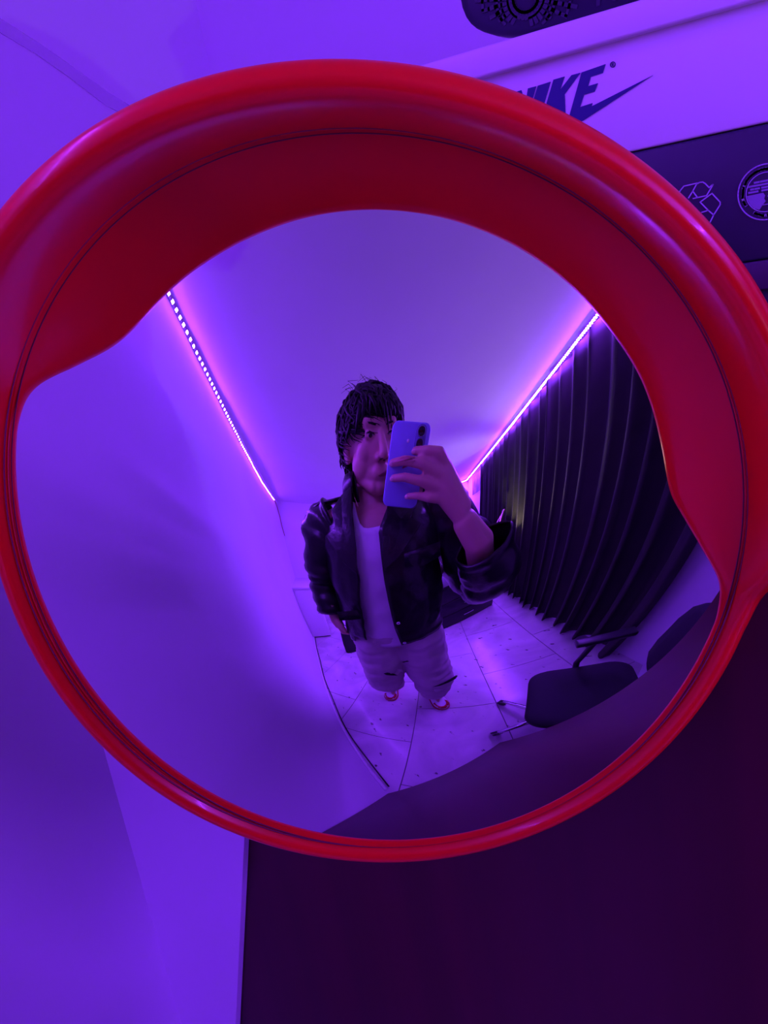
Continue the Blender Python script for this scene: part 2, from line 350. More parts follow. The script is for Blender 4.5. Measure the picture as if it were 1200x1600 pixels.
bx2 = thing('shoe_box', (-0.06, 0.545, 1.3196), 'dark navy shoe box with recycling sign and round stamp, under the white one', 'box', 'shoe boxes stacked on the cupboard')
box('box_body', (-0.2085, YS, 1.3196), (0.078, 0.64, 1.3762), M_DARKBOX, bx2, bev=0.0012)
RCY = [[(-0.091, 1.3517), (-0.0889, 1.3543), (-0.087, 1.357), (-0.0856, 1.3575), (-0.0843, 1.3574), (-0.0833, 1.3566), (-0.0817, 1.3545), (-0.0804, 1.3554), (-0.0799, 1.3555), (-0.0831, 1.3513), (-0.089, 1.3511)],
 [(-0.0966, 1.3528), (-0.0942, 1.3557), (-0.0926, 1.3572), (-0.0865, 1.3574)], [(-0.0889, 1.3543), (-0.0871, 1.3512)],
 [(-0.0807, 1.3518), (-0.0861, 1.349), (-0.0829, 1.3448), (-0.0807, 1.3424)],
 [(-0.0807, 1.3518), (-0.0775, 1.3474), (-0.0776, 1.3463), (-0.0807, 1.3424), (-0.0826, 1.3393), (-0.0872, 1.3386), (-0.0877, 1.3368), (-0.0907, 1.3411), (-0.0859, 1.3444), (-0.0829, 1.3448)],
 [(-0.0966, 1.3528), (-0.0992, 1.3495), (-0.0994, 1.348), (-0.0967, 1.3429), (-0.091, 1.3427)]]
mesh('recycling_sign', *merge([ribbon_vf(p, YS - .0004, YS + .0001, 0.00026) for p in RCY]), M_PRINT, bx2, smooth=False)
SC = (-0.0581, 1.3482)
def arc(r, a0, a1, n): return [(SC[0] + r*math.cos(math.radians(a0 + (a1 - a0)*k/n)), SC[1] + r*math.sin(math.radians(a0 + (a1 - a0)*k/n))) for k in range(n + 1)]
pr = [ribbon_vf(arc(0.0117, 0, 360, 48), YS - .0004, YS + .0001, 0.00026), ribbon_vf(arc(0.0083, 0, 360, 40), YS - .0004, YS + .0001, 0.00017)]
mesh('stamp_ring', *merge(pr), M_PRINT, bx2, smooth=False)
pr = []
for a0, a1 in ((192, 206), (157, 187), (62, 152), (20, 56), (-20, 14), (236, 262), (268, 300)):      # words around the ring, too small to read
    a = a0
    while a < a1:
        w_ = random.choice((2.2, 3.0, 3.6)); r0 = 0.00915 + random.uniform(0, .0003); pr.append(ribbon_vf(arc(r0 + .0004, a, min(a + w_, a1), 2), YS - .0004, YS + .0001, 0.00058)); a += w_ + 1.1
mesh('stamp_letters', *merge(pr), M_PRINT, bx2, smooth=False)
pr = []
for zo, segs in ((.0047, ((-.0045, -.0026), (-.0019, .0016), (.0022, .005))), (.0034, ((-.0072, .0072),)), (.0021, ((-.0062, -.0051), (-.0044, -.0027), (-.0016, .006))), (.0009, ((-.0071, -.0034), (-.0016, .0075)))):
    for a, b in segs: pr.append(ribbon_vf([(SC[0] + a, SC[1] + zo), (SC[0] + b, SC[1] + zo + (b - a)*.0)], YS - .0004, YS + .0001, 0.00042))
for zo, a, b in ((-.0018, .0005, .0078), (-.0034, .001, .0072), (-.0052, -.002, .006)): pr.append(ribbon_vf([(SC[0] + a, SC[1] + zo), (SC[0] + b, SC[1] + zo)], YS - .0004, YS + .0001, 0.0002))
mesh('stamp_print', *merge(pr), M_PRINT2, bx2, smooth=False)
prism('stamp_figure', [(SC[0] + a, SC[1] + b) for a, b in ((-.0080, -.0003), (-.0012, -.0001), (-.0005, -.0014), (-.001, -.0026), (-.0004, -.0038), (-.0018, -.0052), (-.0032, -.0070), (-.0052, -.0061), (-.0068, -.0043), (-.0077, -.002))], YS - .0004, YS + .0001, M_PRINT2, bx2)

bx3 = thing('shoe_box', (-0.06, 0.545, 1.2622), 'plum shoe box at the bottom of the stack, mostly behind the mirror', 'box', 'shoe boxes stacked on the cupboard')
box('box_body', (-0.2065, YS + .002, 1.2626), (0.076, 0.638, 1.316), M_DARKBOX, bx3, bev=0.001)
box('lid', (-0.2105, YS - .0015, 1.3062), (0.08, 0.642, 1.3192), M_PURPBOX, bx3, bev=0.001)

# shoe lying on its side on the white box, sole to the camera
sh = thing('sneaker', (-0.115, 0.50, 1.4374), 'white sneaker on its side showing a dark patterned sole, on the white box', 'shoe')
def sole_out(n=56):
    P = []
    L0, L1, zc0 = -0.1965, -0.025, 1.4690
    for k in range(n):
        a = 2*math.pi*k/n; u = math.cos(a); v = math.sin(a)
        x = (L0 + L1)/2 + (L1 - L0)/2*(abs(u)**0.72)*(1 if u > 0 else -1)
        wdt = 0.0305 + 0.0*u - 0.0045*math.exp(-((u - .25)/.3)**2)
        P.append((x, zc0 + wdt*(abs(v)**0.66)*(1 if v > 0 else -1)))
    return P
so = sole_out(); SY = 0.476
def ring_y(sc, y, dz=0):
    cxm = sum(p[0] for p in so)/len(so); czm = sum(p[1] for p in so)/len(so)
    return [(cxm + (x - cxm)*sc, y, czm + (z - czm)*sc + dz) for x, z in so]
sole = loft('sole', [ring_y(.93, SY), ring_y(.985, SY + .002), ring_y(1.0, SY + .006), ring_y(1.0, SY + .013)], M_RUBBER, sh)
loft('upper', [ring_y(.985, SY + .013), ring_y(1.0, SY + .02), ring_y(.97, SY + .04), ring_y(.86, SY + .058), ring_y(.6, SY + .07)], M_WHITE, sh)
pc = (-0.1610, 1.4570); pr = []
def in_sole(x, z, k=.90):
    mx_ = sum(p[0] for p in so)/len(so); mz_ = sum(p[1] for p in so)/len(so); x = mx_ + (x - mx_)/k; z = mz_ + (z - mz_)/k; c_ = False
    for (x0, z0), (x1, z1) in zip(so, so[1:] + so[:1]):
        if (z0 > z) != (z1 > z) and x < (x1 - x0)*(z - z0)/(z1 - z0) + x0: c_ = not c_
    return c_
for k in range(30):      # radial tread around the ball of the foot
    a = 2*math.pi*k/30; r0, r1 = 0.006, 0.026
    pts = [(pc[0] + r*math.cos(a), pc[1] + r*math.sin(a)) for r in [r0 + (r1 - r0)*w_/6 for w_ in range(7)]]
    pts = [p for p in pts if in_sole(*p)]
    if len(pts) > 1: pr.append(ribbon_vf(pts, SY - .0006, SY + .001, 0.0009))
for r in (0.0065, 0.0150, 0.0225):
    pts = [(pc[0] + r*math.cos(2*math.pi*k/40), pc[1] + r*math.sin(2*math.pi*k/40)) for k in range(41)]
    seg = []
    for p in pts:
        if in_sole(*p): seg.append(p)
        elif len(seg) > 1: pr.append(ribbon_vf(seg, SY - .0006, SY + .001, 0.0007)); seg = []
        else: seg = []
    if len(seg) > 1: pr.append(ribbon_vf(seg, SY - .0006, SY + .001, 0.0007))
for k in range(12):
    x = -0.127 + k*.0075; pr.append(ribbon_vf([(x, 1.4445), (x + .004, 1.4690), (x, 1.4935)], SY - .0006, SY + .001, 0.0009))
tr = mesh('tread', *merge(pr), M_RUBBER, sole, smooth=False)

# clear tape on the left wall
M_TAPE = mat('clear_tape', (0.62, 0.56, 0.70), 0.12, trans=0.35, alpha=0.55)
tp = [(0.4572, 1.5328), (0.4839, 1.5215), (0.5075, 1.5099), (0.5381, 1.4944), (0.5679, 1.4821), (0.5640, 1.4760), (0.5320, 1.4856), (0.5037, 1.5020), (0.4789, 1.5145), (0.4544, 1.5244)]
tp = [(0.400, 1.5590)] + tp + [(0.397, 1.5505)]
n = len(tp); V = [(XL + .0002, y, z) for y, z in tp] + [(XL + .0010, y, z) for y, z in tp]
F = [(i, (i+1) % n, n + (i+1) % n, n + i) for i in range(n)]; h2 = n//2
for i in range(h2 - 1): F.append((n + i, n + i + 1, n + n - 2 - i, n + n - 1 - i))
tag(mesh('adhesive_tape', V, F, M_TAPE, smooth=False), 'strip of clear adhesive tape stuck slantwise on left wall', 'tape')

# ------------------------------------------------------------------ light strips
M_LED = emit('led_chip', LED_COL, LED_STRENGTH)
M_LED_R = emit('led_chip_bright', LED_COL, LED_STRENGTH_R)
M_STRIP = mat('strip_tape', (0.55, 0.5, 0.65), 0.5)
UPV = Vector((0, 0, 1))
def led_strip(name, path, nrm, m_led, label, step=0.0200, cw=.0042, tilt=0.95):
    P = [Vector(p) for p in path]; t = thing(name, P[0], label, 'light strip', 'violet light strips under the ceiling')
    parts = []
    for a, b in zip(P, P[1:]):
        d = (b - a).normalized(); nv = Vector(nrm(a, b)); uv = d.cross(nv)
        parts.append(obox_vf((a + b)/2 + nv*.0008, d, uv, nv, (b - a).length/2 + .0008, .0050, .0008))
    mesh('strip_tape', *merge(parts), M_STRIP, t, smooth=False)
    chip = None; s = 0.004
    for a, b in zip(P, P[1:]):
        d = (b - a).normalized(); nv = Vector(nrm(a, b)); uv = d.cross(nv); L = (b - a).length
        while s < L:
            c = a + d*s + nv*.0040
            if chip is None:
                Vc, Fc = obox_vf((0, 0, 0), (1, 0, 0), (0, 1, 0), (0, 0, 1), .0040, cw, .0009)
                chip = bpy.data.meshes.new('led_chip'); chip.from_pydata([tuple(v) for v in Vc], [], Fc); chip.materials.append(M_STRIP); chip.materials.append(m_led); chip.polygons[1].material_index = 1
            o = bpy.data.objects.new('led_chip', chip); link(o, t)
            n2_ = (nv - UPV*tilt).normalized(); u2_ = n2_.cross(d)      # chips tip down a little, as the strip sits in the corner
            R = Matrix((d, u2_, n2_)).transposed().to_4x4(); R.translation = c - P[0]; o.matrix_local = R
            s += step
        s -= L
    return t
def left_z(y): return lerp_table([(-2.262, 1.742), (-1.9, 1.725), (-1.36, 1.716), (-0.9, 1.745), (-0.69, 1.760), (-0.45, 1.772), (-0.2, 1.776), (0.2, 1.776), (0.64, 1.776)], y)
lp = [(XL + .001 + .0015*math.sin(k*1.3)**2, 0.22 - k*0.08, left_z(0.22 - k*0.08) + .002*math.sin(k*2.1)) for k in range(29)]
led_strip('led_strip', lp, lambda a, b: (b - a).cross(Vector((0, 0, 1))).normalized() * (1 if (b - a).cross(Vector((0, 0, 1))).x > 0 else -1), M_LED, 'violet light strip with dotted lamps along the left wall')
rp0 = Vector((xdiag(0.10, 1.285), 0.10, 1.762)); rp1 = Vector((xdiag(-2.225, 1.285), -2.225, 1.762))
rp0 = rp0 - (rp1 - rp0).normalized()*0.20
rpath = [rp0 + (rp1 - rp0)*k/24 for k in range(25)] + [rp1 + Vector((-0.03, -0.015, -.002)), rp1 + Vector((-0.30, -0.02, -.004))]
led_strip('led_strip', rpath, lambda a, b: (-dn) if abs((b - a).normalized().y) > .5 else Vector((0, 1, 0)), M_LED_R, 'violet light strip running above the black curtain', 0.0140, .0078, 1.75)
tag(tube('strip_cable', [(XL + .008, -2.03, 1.728), (XL + .010, -2.10, 1.70), (XL + .014, -2.17, 1.60), (XL + .010, -2.19, 1.50), (XL + .02, -2.20, 1.38)], 0.005, mat('red_cable', (0.30, 0.02, 0.03), 0.5), n=8), 'dark red cable hanging from the end of the left light strip', 'cable')

# ------------------------------------------------------------------ curtain
def curtain():
    A = Vector((xdiag(0.54, 1.30), 0.54, 0)); B = Vector((xdiag(-1.42, 1.30), -1.42, 0)); L = (B - A).length; d = (B - A).normalized(); nv = -dn
    NC, NRW = 560, 28; V = []
    rnd = [random.uniform(-1, 1) for _ in range(80)]
    def ph(s):
        k = s/0.125; i = int(k); f = k - i
        return k + 0.22*(rnd[i % 80]*(1 - f) + rnd[(i+1) % 80]*f)
    for r in range(NRW + 1):
        v = r/NRW; z0 = 1.742 - v*1.717
        for c in range(NC + 1):
            s = L*c/NC; p = ph(s)*2*math.pi; i = int(s/0.125)
            amp = (0.016 + 0.020*v)*(1 + .35*rnd[(i*3) % 80]*(1-v*.4))
            off = amp*math.sin(p) + 0.008*math.sin(p*.37 + 1) - .03*v*math.sin(s*1.1) ** 2
            sway = 0.012*v*math.sin(p*2 + 1.3) + 0.02*v*v*math.sin(s*2.3 + rnd[i % 80])
            z = z0 + (0.018*math.cos(p) + .01*rnd[(i + 7) % 80])*(v**8)
            q = A + d*(s + sway) + nv*(0.012 + off); V.append((q.x, q.y, z))
    w = NC + 1; F = [(r*w + c, r*w + c + 1, (r+1)*w + c + 1, (r+1)*w + c) for r in range(NRW) for c in range(NC)]
    o = mesh('curtain', V, F, M_CURTAIN)
    md = o.modifiers.new('t', 'SOLIDIFY'); md.thickness = 0.002
    return tag(o, 'long black pleated curtain hanging along the angled wall', 'curtain')
curtain()

# poster between curtain and far corner
pc0 = Vector((xdiag(-1.74, 1.348), -1.74, 1.575))
po = obox('poster', pc0, dd, dn, (0, 0, 1), 0.34, 0.002, 0.15, mat('poster_print', (0.16, 0.10, 0.20), 0.5, col2=(0.02, 0.015, 0.03), scale=9)); tag(po, 'dark patterned poster on the wall past the far end of the black curtain', 'poster')

# ------------------------------------------------------------------ low white cabinet in the far left corner
cbn = thing('low_cabinet', (-0.33, -1.93, 0), 'low white cabinet in the far left corner behind the person', 'cabinet')
box('cabinet_body', (XL + .002, -2.262, 0.03), (-0.215, -1.62, 0.79), M_WHITE, cbn, bev=.004)
box('cabinet_top', (XL + .001, -2.264, 0.79), (-0.205, -1.605, 0.812), M_WHITE, cbn, bev=.003)
box('plinth', (XL + .01, -2.25, 0.0), (-0.235, -1.645, 0.03), M_BLACK, cbn)
d1 = box('cabinet_door', (XL + .02, -1.62, 0.06), (-0.235, -1.612, 0.77), M_WHITE, cbn, bev=.002); mesh('knob', *ball_vf((-0.265, -1.604, .45), .009, .009, .009), M_CHROME, d1)

# black bag on the floor behind the person's leg
bb = thing('tote_bag', (-0.055, -1.15, 0), 'slim black bag standing on the tiles behind the left leg', 'bag')
rg = []
for z, a, b, lx in ((0, .075, .035, 0), (.01, .08, .04, 0), (.15, .075, .035, .005), (.32, .06, .02, .012), (.36, .055, .012, .014)):
    rg.append([Vector((-0.055 + lx + a*math.copysign(abs(math.cos(t))**.6, math.cos(t)), -1.15 + b*math.copysign(abs(math.sin(t))**.6, math.sin(t)), z)) for t in [2*math.pi*k/24 for k in range(24)]])
loft('bag_body', rg, M_BLACKF, bb); tube('handle', [(-.08, -1.15, .35), (-.075, -1.15, .43), (-.045, -1.15, .47), (-.012, -1.15, .43), (-.005, -1.15, .35)], .006, M_BLACKF, bb, n=8)

# ------------------------------------------------------------------ black desk and lamp behind the right elbow
da = Vector((0.95, -0.79, 0)); db = Vector((1.58, -0.57, 0)); du = (db - da).normalized(); dv = Vector((du.y, -du.x, 0))
dk = thing('desk', (da + db)/2 + dv*.2, 'black drawer desk behind the raised elbow, next to the curtain', 'desk')
def dkbox(name, u0, u1, v0, v1, z0, z1, m_, par=dk, bev=.002):
    c = da + du*(u0 + u1)/2 + dv*(v0 + v1)/2 + Vector((0, 0, (z0 + z1)/2))
    return obox(name, c, du, dv, (0, 0, 1), (u1 - u0)/2, (v1 - v0)/2, (z1 - z0)/2, m_, par, bev)
dkbox('desk_body', 0, .66, .012, .40, .0, .60, M_BLACK); dkbox('desk_top', -.015, .675, -.012, .415, .60, .625, M_BLACK)
for k in range(3):
    dw = dkbox('drawer', .01, .65, -.002, .011, .025 + k*.19, .20 + k*.19, M_BLACK); dkbox('drawer_pull', .27, .39, -.012, -.003, .105 + k*.19, .115 + k*.19, M_CHROME, dw, .001)
M_GOLD = mat('brass', (0.55, 0.42, 0.28), 0.3, 1.0)
lb = da + du*.60 + dv*.17; lb.z = .625
lamp = thing('desk_lamp', lb, 'brass spring-arm lamp with open shade standing on the black desk', 'lamp')
mesh('lamp_base', *lathe_vf(lb, (0, 0, 1), [(.055, 0), (.055, .010), (.045, .016), (.008, .018)], 28), M_BLACK, lamp)
j1 = lb + Vector((.05, -.01, .18)); j2 = Vector((1.80, -0.66, 1.06)); j3 = Vector((1.565, -0.62, .855))
tube('lower_arm', [lb + Vector((0, 0, .015)), j1, j2], .006, M_GOLD, lamp, n=10)
tube('upper_arm', [j2, j3], .011, M_GOLD, lamp, n=10)
for j in (j1, j2, j3): mesh('joint', *ball_vf(j, .015, .015, .015), M_GOLD, lamp)
tube('spring', [j1 + Vector((.02, 0, .02)), j2 + Vector((.03, 0, -.04))], .003, M_CHROME, lamp, n=6)
sc_ = Vector((1.63, -0.615, .765)); sd = Vector((-.24, .11, .96)).normalized()
mesh('lamp_shade', *lathe_vf(sc_ - sd*.05, sd, [(.018, 0), (.024, .004), (.040, .03), (.072, .085), (.070, .085), (.037, .03), (.020, .008), (.014, .006)], 32), mat('lilac_enamel', (.40, .34, .55), .35), lamp)
tube('shade_stem', [j3, sc_ - sd*.05], .006, M_GOLD, lamp, n=8)
mesh('bulb', *ball_vf(sc_ - sd*.012, .020, .020, .020), emit('warm_bulb', (1.0, .78, .55), BULB_STRENGTH), lamp)

# ------------------------------------------------------------------ office chair beside the cupboard
hc = Vector((0.285, 0.432, 0)); ch = thing('office_chair', hc, 'black swivel chair with chrome star base beside the cupboard', 'chair')
A0 = math.atan2(.34 - hc.y, .095 - hc.x)
for k in range(5):
    a = A0 + k*2*math.pi/5; e = Vector((math.cos(a), math.sin(a), 0)); R_ = .205
    lg = tube('leg', [hc + Vector((0, 0, .085)), hc + e*.09 + Vector((0, 0, .08)), hc + e*R_ + Vector((0, 0, .055))], [.016, .014, .011], M_CHROME, ch, n=12)
    q = hc + e*R_; tv_ = Vector((-e.y, e.x, 0))
    mesh('caster', *merge([cyl_vf(q + Vector((0, 0, .022)) + tv_*s_*.004, tv_*s_, .022, .009, 18) for s_ in (-1, 1)]), M_BLACK, lg, autos=.6)
tube('column', [hc + Vector((0, 0, .07)), hc + Vector((0, 0, .36))], .018, M_CHROME, ch)
sa = Vector((math.cos(-.43), math.sin(-.43), 0)); sb = Vector((-sa.y, sa.x, 0))
def rrect(c, hx, hy, r, z, n=8):
    P = []
    for (sx, sy, a0) in ((1, 1, 0), (-1, 1, 90), (-1, -1, 180), (1, -1, 270)):
        for k in range(n + 1):
            a = math.radians(a0 + 90*k/n); P.append(c + sa*(sx*(hx - r) + r*math.cos(a)) + sb*(sy*(hy - r) + r*math.sin(a)) + Vector((0, 0, z)))
    return P
loft('seat', [rrect(hc, .135, .125, .05, .365), rrect(hc, .152, .142, .06, .375), rrect(hc, .155, .145, .06, .40), rrect(hc, .148, .138, .06, .418), rrect(hc, .12, .11, .05, .424)], M_BLACKF, ch)
bkc = hc + sb*.145
loft('backrest', [[bkc + sa*u*.13*w_ + sb*(.012*t_ + .018*u*u) + Vector((0, 0, .47 + zz*.26)) for (u, t_) in ([(-1 + 2*k/8, -1) for k in range(9)] + [(1 - 2*k/8, 1) for k in range(9)])] for zz, w_ in ((0, .75), (.08, .9), (.3, 1), (.7, 1), (.92, .9), (1, .7))], M_BLACKF, ch)
tube('back_bar', [hc + sb*.05 + Vector((0, 0, .362)), hc + sb*.165 + Vector((0, 0, .37)), hc + sb*.175 + Vector((0, 0, .55))], .010, M_BLACK, ch)
for s_ in (1, -1):
    ar = tube('armrest_post', [hc + sa*s_*.12 + Vector((0, 0, .37)), hc + sa*s_*.175 + Vector((0, 0, .42)), hc + sa*s_*.17 + Vector((0, 0, .585))], .010, M_BLACK, ch)
    obox('armrest', hc + sa*s_*.168 + sb*.02 + Vector((0, 0, .595)), sb, sa, (0, 0, 1), .075, .02, .011, M_BLACK, ar, bev=.006)

# ================================================================== person
PB = Vector((0.06, -0.18, 0)); PR = Vector((0.878, 0.479, 0)).normalized(); PF = Vector((-PR.y, PR.x, 0)); UP = Vector((0, 0, 1))
def L(r, f, z): return PB + PR*r + PF*f + UP*z
M_SKIN = mat('skin', (0.62, 0.36, 0.27), 0.45, var=0.08, scale=14, sub_w=0.15, bump=0.05, bscale=220)
M_LIP = mat('lips', (0.50, 0.17, 0.17), 0.4)
M_HAIR = mat('black_hair', (0.007, 0.005, 0.006), 0.5, bump=0.3, bscale=160, spec=0.3)
M_EYE = mat('dark_lashes', (0.012, 0.008, 0.008), 0.3)
M_LEATHER = mat('black_leather', (0.008, 0.007, 0.009), 0.33, var=0.3, scale=30, bump=0.5, bscale=45, coat=0.08, spec=0.4, bdist=0.004)
M_TANK = mat('white_ribbed_cotton', (0.74, 0.72, 0.76), 0.8, bump=0.12, bscale=90)
M_JEANS = mat('pale_denim', (0.60, 0.52, 0.54), 0.85, var=0.18, scale=9, bump=0.25, bscale=30, bdist=0.004)
M_RIP = mat('ripped_gap', (0.010, 0.008, 0.012), 0.9)
M_THREAD = mat('white_threads', (0.7, 0.66, 0.7), 0.8)
M_SHOEW = mat('white_leather', (0.74, 0.72, 0.75), 0.4, bump=0.05, bscale=80)
M_SHOER = mat('red_leather', (0.42, 0.010, 0.025), 0.4, bump=0.05, bscale=80)
M_PHONE = mat('blue_phone_back', (0.30, 0.36, 0.74), 0.35)
M_PHONE_D = mat('blue_phone_camera_plate', (0.13, 0.15, 0.34), 0.25)
M_GLASS = mat('black_glass', (0.004, 0.004, 0.008), 0.06, coat=0.5)
per = thing('person', PB, 'person in black leather jacket and pale ripped jeans taking a mirror photo with a phone', 'person')

def capsule_vf(a, b, ra, rb, n=16, m=5):
    a, b = Vector(a), Vector(b); d = (b - a); Ln = d.length; d.normalize(); u, v = frame_of(d); rings = []
    for i in range(m + 1):
        t = math.pi/2*(1 - i/m); rings.append((a - d*ra*math.sin(t), ra*math.cos(t)))
    for i in range(m + 1):
        t = math.pi/2*i/m; rings.append((b + d*rb*math.sin(t), rb*math.cos(t)))
    R = [[c + (u*math.cos(2*math.pi*k/n) + v*math.sin(2*math.pi*k/n))*max(r, 1e-4) for k in range(n)] for c, r in rings]
    return loft_vf(R)
def fuse(name, parts, voxel, smooth_it, mat_, parent, disp=None):
    """melt overlapping solids into one continuous skin"""
    V, F = merge(parts); off = origin(parent)
    me = bpy.data.meshes.new('tmp'); me.from_pydata([tuple(Vector(v)) for v in V], [], F); me.update()
    bm = bmesh.new(); bm.from_mesh(me); bmesh.ops.recalc_face_normals(bm, faces=bm.faces); bm.to_mesh(me); bm.free()
    o = bpy.data.objects.new('tmp', me); COL.objects.link(o)
    r = o.modifiers.new('r', 'REMESH'); r.mode = 'VOXEL'; r.voxel_size = voxel; r.use_smooth_shade = True
    s = o.modifiers.new('s', 'SMOOTH'); s.factor = 0.5; s.iterations = smooth_it
    dg = bpy.context.evaluated_depsgraph_get(); ev = o.evaluated_get(dg)
    nm = bpy.data.meshes.new_from_object(ev, depsgraph=dg)
    bpy.data.objects.remove(o)
    nm.name = name
    co = [v.co.copy() for v in nm.vertices]
    if disp:
        no = [v.vector.copy() for v in nm.vertex_normals]; co = [c + n_*disp(c) for c, n_ in zip(co, no)]
    nm.vertices.foreach_set('co', [x for c in co for x in (c - off)])
    nm.materials.clear(); nm.materials.append(mat_)
    nm.polygons.foreach_set('use_smooth', [True]*len(nm.polygons)); nm.update()
    ob = bpy.data.objects.new(name, nm); link(ob, parent); LOC[ob.name] = off
    return ob
from mathutils.bvhtree import BVHTree
def bvh(o):
    off = origin(o.parent); return BVHTree.FromPolygons([v.co + off for v in o.data.vertices], [tuple(p.vertices) for p in o.data.polygons])
def decal(name, tree, eye, c, u, v, outline, lift, mat_, parent, th=0.0012):
    """small raised patch: outline in u,v around c, dropped onto a surface along rays from eye"""
    top = []
    cc_ = None
    for (a, b) in [(0, 0)] + list(outline):
        p = Vector(c) + u*a + v*b; d = (p - eye).normalized(); h, nn, _, _ = tree.ray_cast(p - d*0.25, d)
        if h is None: h, nn = p, -d
        top.append(h - d*lift)
    n = len(outline); F = [(0, 1 + k, 1 + (k+1) % n) for k in range(n)]
    d0 = (Vector(c) - eye).normalized()
    V = top + [t + d0*(lift + th) for t in top[1:]]
    F += [(1 + k, n + 1 + k, n + 1 + (k+1) % n, 1 + (k+1) % n) for k in range(n)]
    return mesh(name, V, F, mat_, parent)
EYE0 = V0 + N2*0.02      # on the mirror glass

# ---------------------------------------------------------------- head frame
yaw, pit = math.radians(20), math.radians(14)
HF = (PF*math.cos(yaw) + PR*math.sin(yaw)); HR = (PR*math.cos(yaw) - PF*math.sin(yaw)); HFp = HF*math.cos(pit) - UP*math.sin(pit); HU = UP*math.cos(pit) + HF*math.sin(pit)
HC = L(0.004, 0.012, 1.490)
def hd(r, f, z): return HC + HR*r + HFp*f + HU*z
def hball(r, f, z, rx, ry, rz, n=24, mr=16): return ball_vf(hd(r, f, z), rx, ry, rz, HR, HFp, HU, n, mr)
SK = [hball(0, -.014, .012, .072, .090, .082), hball(0, .026, -.012, .059, .064, .090), hball(0, .036, -.066, .047, .048, .045), hball(0, .068, -.097, .021, .020, .017),
      capsule_vf(hd(0, .086, .004), hd(0, .1085, -.036), .0075, .0115), hball(.0115, .094, -.041, .0085, .010, .0075, 12, 8), hball(-.0115, .094, -.041, .0085, .010, .0075, 12, 8),
      capsule_vf(hd(-.034, .078, .020), hd(.034, .078, .020), .0125, .0125), hball(.034, .054, -.024, .024, .026, .028), hball(-.034, .054, -.024, .024, .026, .028),
      hball(.038, .034, -.048, .030, .036, .036), hball(-.038, .034, -.048, .030, .036, .036),
      capsule_vf(hd(-.048, .02, -.062), hd(-.018, .066, -.094), .020, .016), capsule_vf(hd(.048, .02, -.062), hd(.018, .066, -.094), .020, .016),
      hball(0, .078, -.066, .024, .014, .018), hball(.030, .081, .000, .012, .009, .009, 12, 8), hball(-.030, .081, .000, .012, .009, .009, 12, 8)]
for s_ in (-1, 1):
    SK.append(ball_vf(hd(s_*.075, -.012, -.008), .010, .019, .032, (HR + HFp*.5*-s_).normalized(), HFp, HU, 14, 10)); SK.append(hball(s_*.072, -.002, -.030, .008, .010, .010, 12, 8))
SK += [capsule_vf(hd(0, -.025, -.05), L(0, -.012, 1.30), .050, .056), capsule_vf(L(-.15, -.005, 1.315), L(.15, -.005, 1.315), .050, .050), capsule_vf(L(-.05, -.02, 1.35), L(-.14, -.01, 1.32), .045, .048), capsule_vf(L(.05, -.02, 1.35), L(.14, -.01, 1.32), .045, .048),
       ball_vf(L(0, .008, 1.22), .135, .083, .14, PR, PF, UP, 24, 16), ball_vf(L(0, .004, 1.03), .118, .08, .17, PR, PF, UP, 24, 16), ball_vf(L(0, 0, .90), .13, .088, .10, PR, PF, UP, 24, 16)]
# right arm up to the phone, left arm hanging
WR = Vector((.1423, .0674, 1.2415)) - PF*.006
eR = L(.315, .035, 1.005); SK += [capsule_vf(L(.16, 0, 1.31), eR, .043, .036), capsule_vf(eR, L(.225, .165, 1.185), .036, .030), capsule_vf(L(.225, .165, 1.185), WR, .030, .024)]
eL, wL = L(-.228, -.02, 1.135), L(-.222, .018, 1.02)
SK += [capsule_vf(L(-.16, 0, 1.31), eL, .043, .035), capsule_vf(eL, wL, .035, .022)]
for s_, kn, an in ((-1, L(-.115, .02, .47), L(-.13, -.14, .085)), (1, L(.125, .06, .47), L(.13, .005, .085))):
    hp = L(s_*.085, 0, .86); SK += [capsule_vf(hp, kn, .076, .050), capsule_vf(kn, an, .050, .036), capsule_vf(an, an + PF*.09 - UP*.040, .026, .014)]
# right hand: palm, four fingers across the phone back, thumb behind it
K = dict(i=[(.0528, .0276, 1.3872), (.0663, .0480, 1.3780), (.0850, .0600, 1.3690), (.1064, .0538, 1.3471)],
         m=[(.0165, .0000, 1.3821), (.0307, .0221, 1.3762), (.0543, .0414, 1.3629), (.0967, .0531, 1.3334)],
         r=[(.0193, -.0063, 1.3601), (.0317, .0164, 1.3531), (.0540, .0362, 1.3378), (.0922, .0490, 1.3170)],
         p=[(.0446, .0047, 1.3245), (.0540, .0237, 1.3185), (.0695, .0391, 1.3071), (.0980, .0482, 1.2985)])
rad_ = dict(i=(.0068, .0075, .0083, .0105), m=(.0068, .0078, .0088, .0110), r=(.0066, .0075, .0085, .0105), p=(.0058, .0066, .0074, .0095))
for k, P in K.items():
    for q in range(3): SK.append(capsule_vf(P[q], P[q+1], rad_[k][q], rad_[k][q+1], 14, 4))
kn = [Vector(K[k][3]) for k in 'imrp']; wr2 = WR + UP*.012
for q in kn: SK.append(capsule_vf(q, WR.lerp(q, .28) + PR*.004, .0115, .0185, 14, 4))
for a, b in zip(kn, kn[1:]): SK.append(capsule_vf(a, b, .0105, .0105, 12, 4))
th = [WR.lerp(kn[0], .45) + PR*.012 - PF*.006, Vector((.1230, .0300, 1.3330)), Vector((.1100, .0140, 1.3600)), Vector((.0880, .0020, 1.3700))]
for q in range(3): SK.append(capsule_vf(th[q], th[q+1], (.015, .011, .009)[q], (.011, .009, .007)[q], 14, 4))
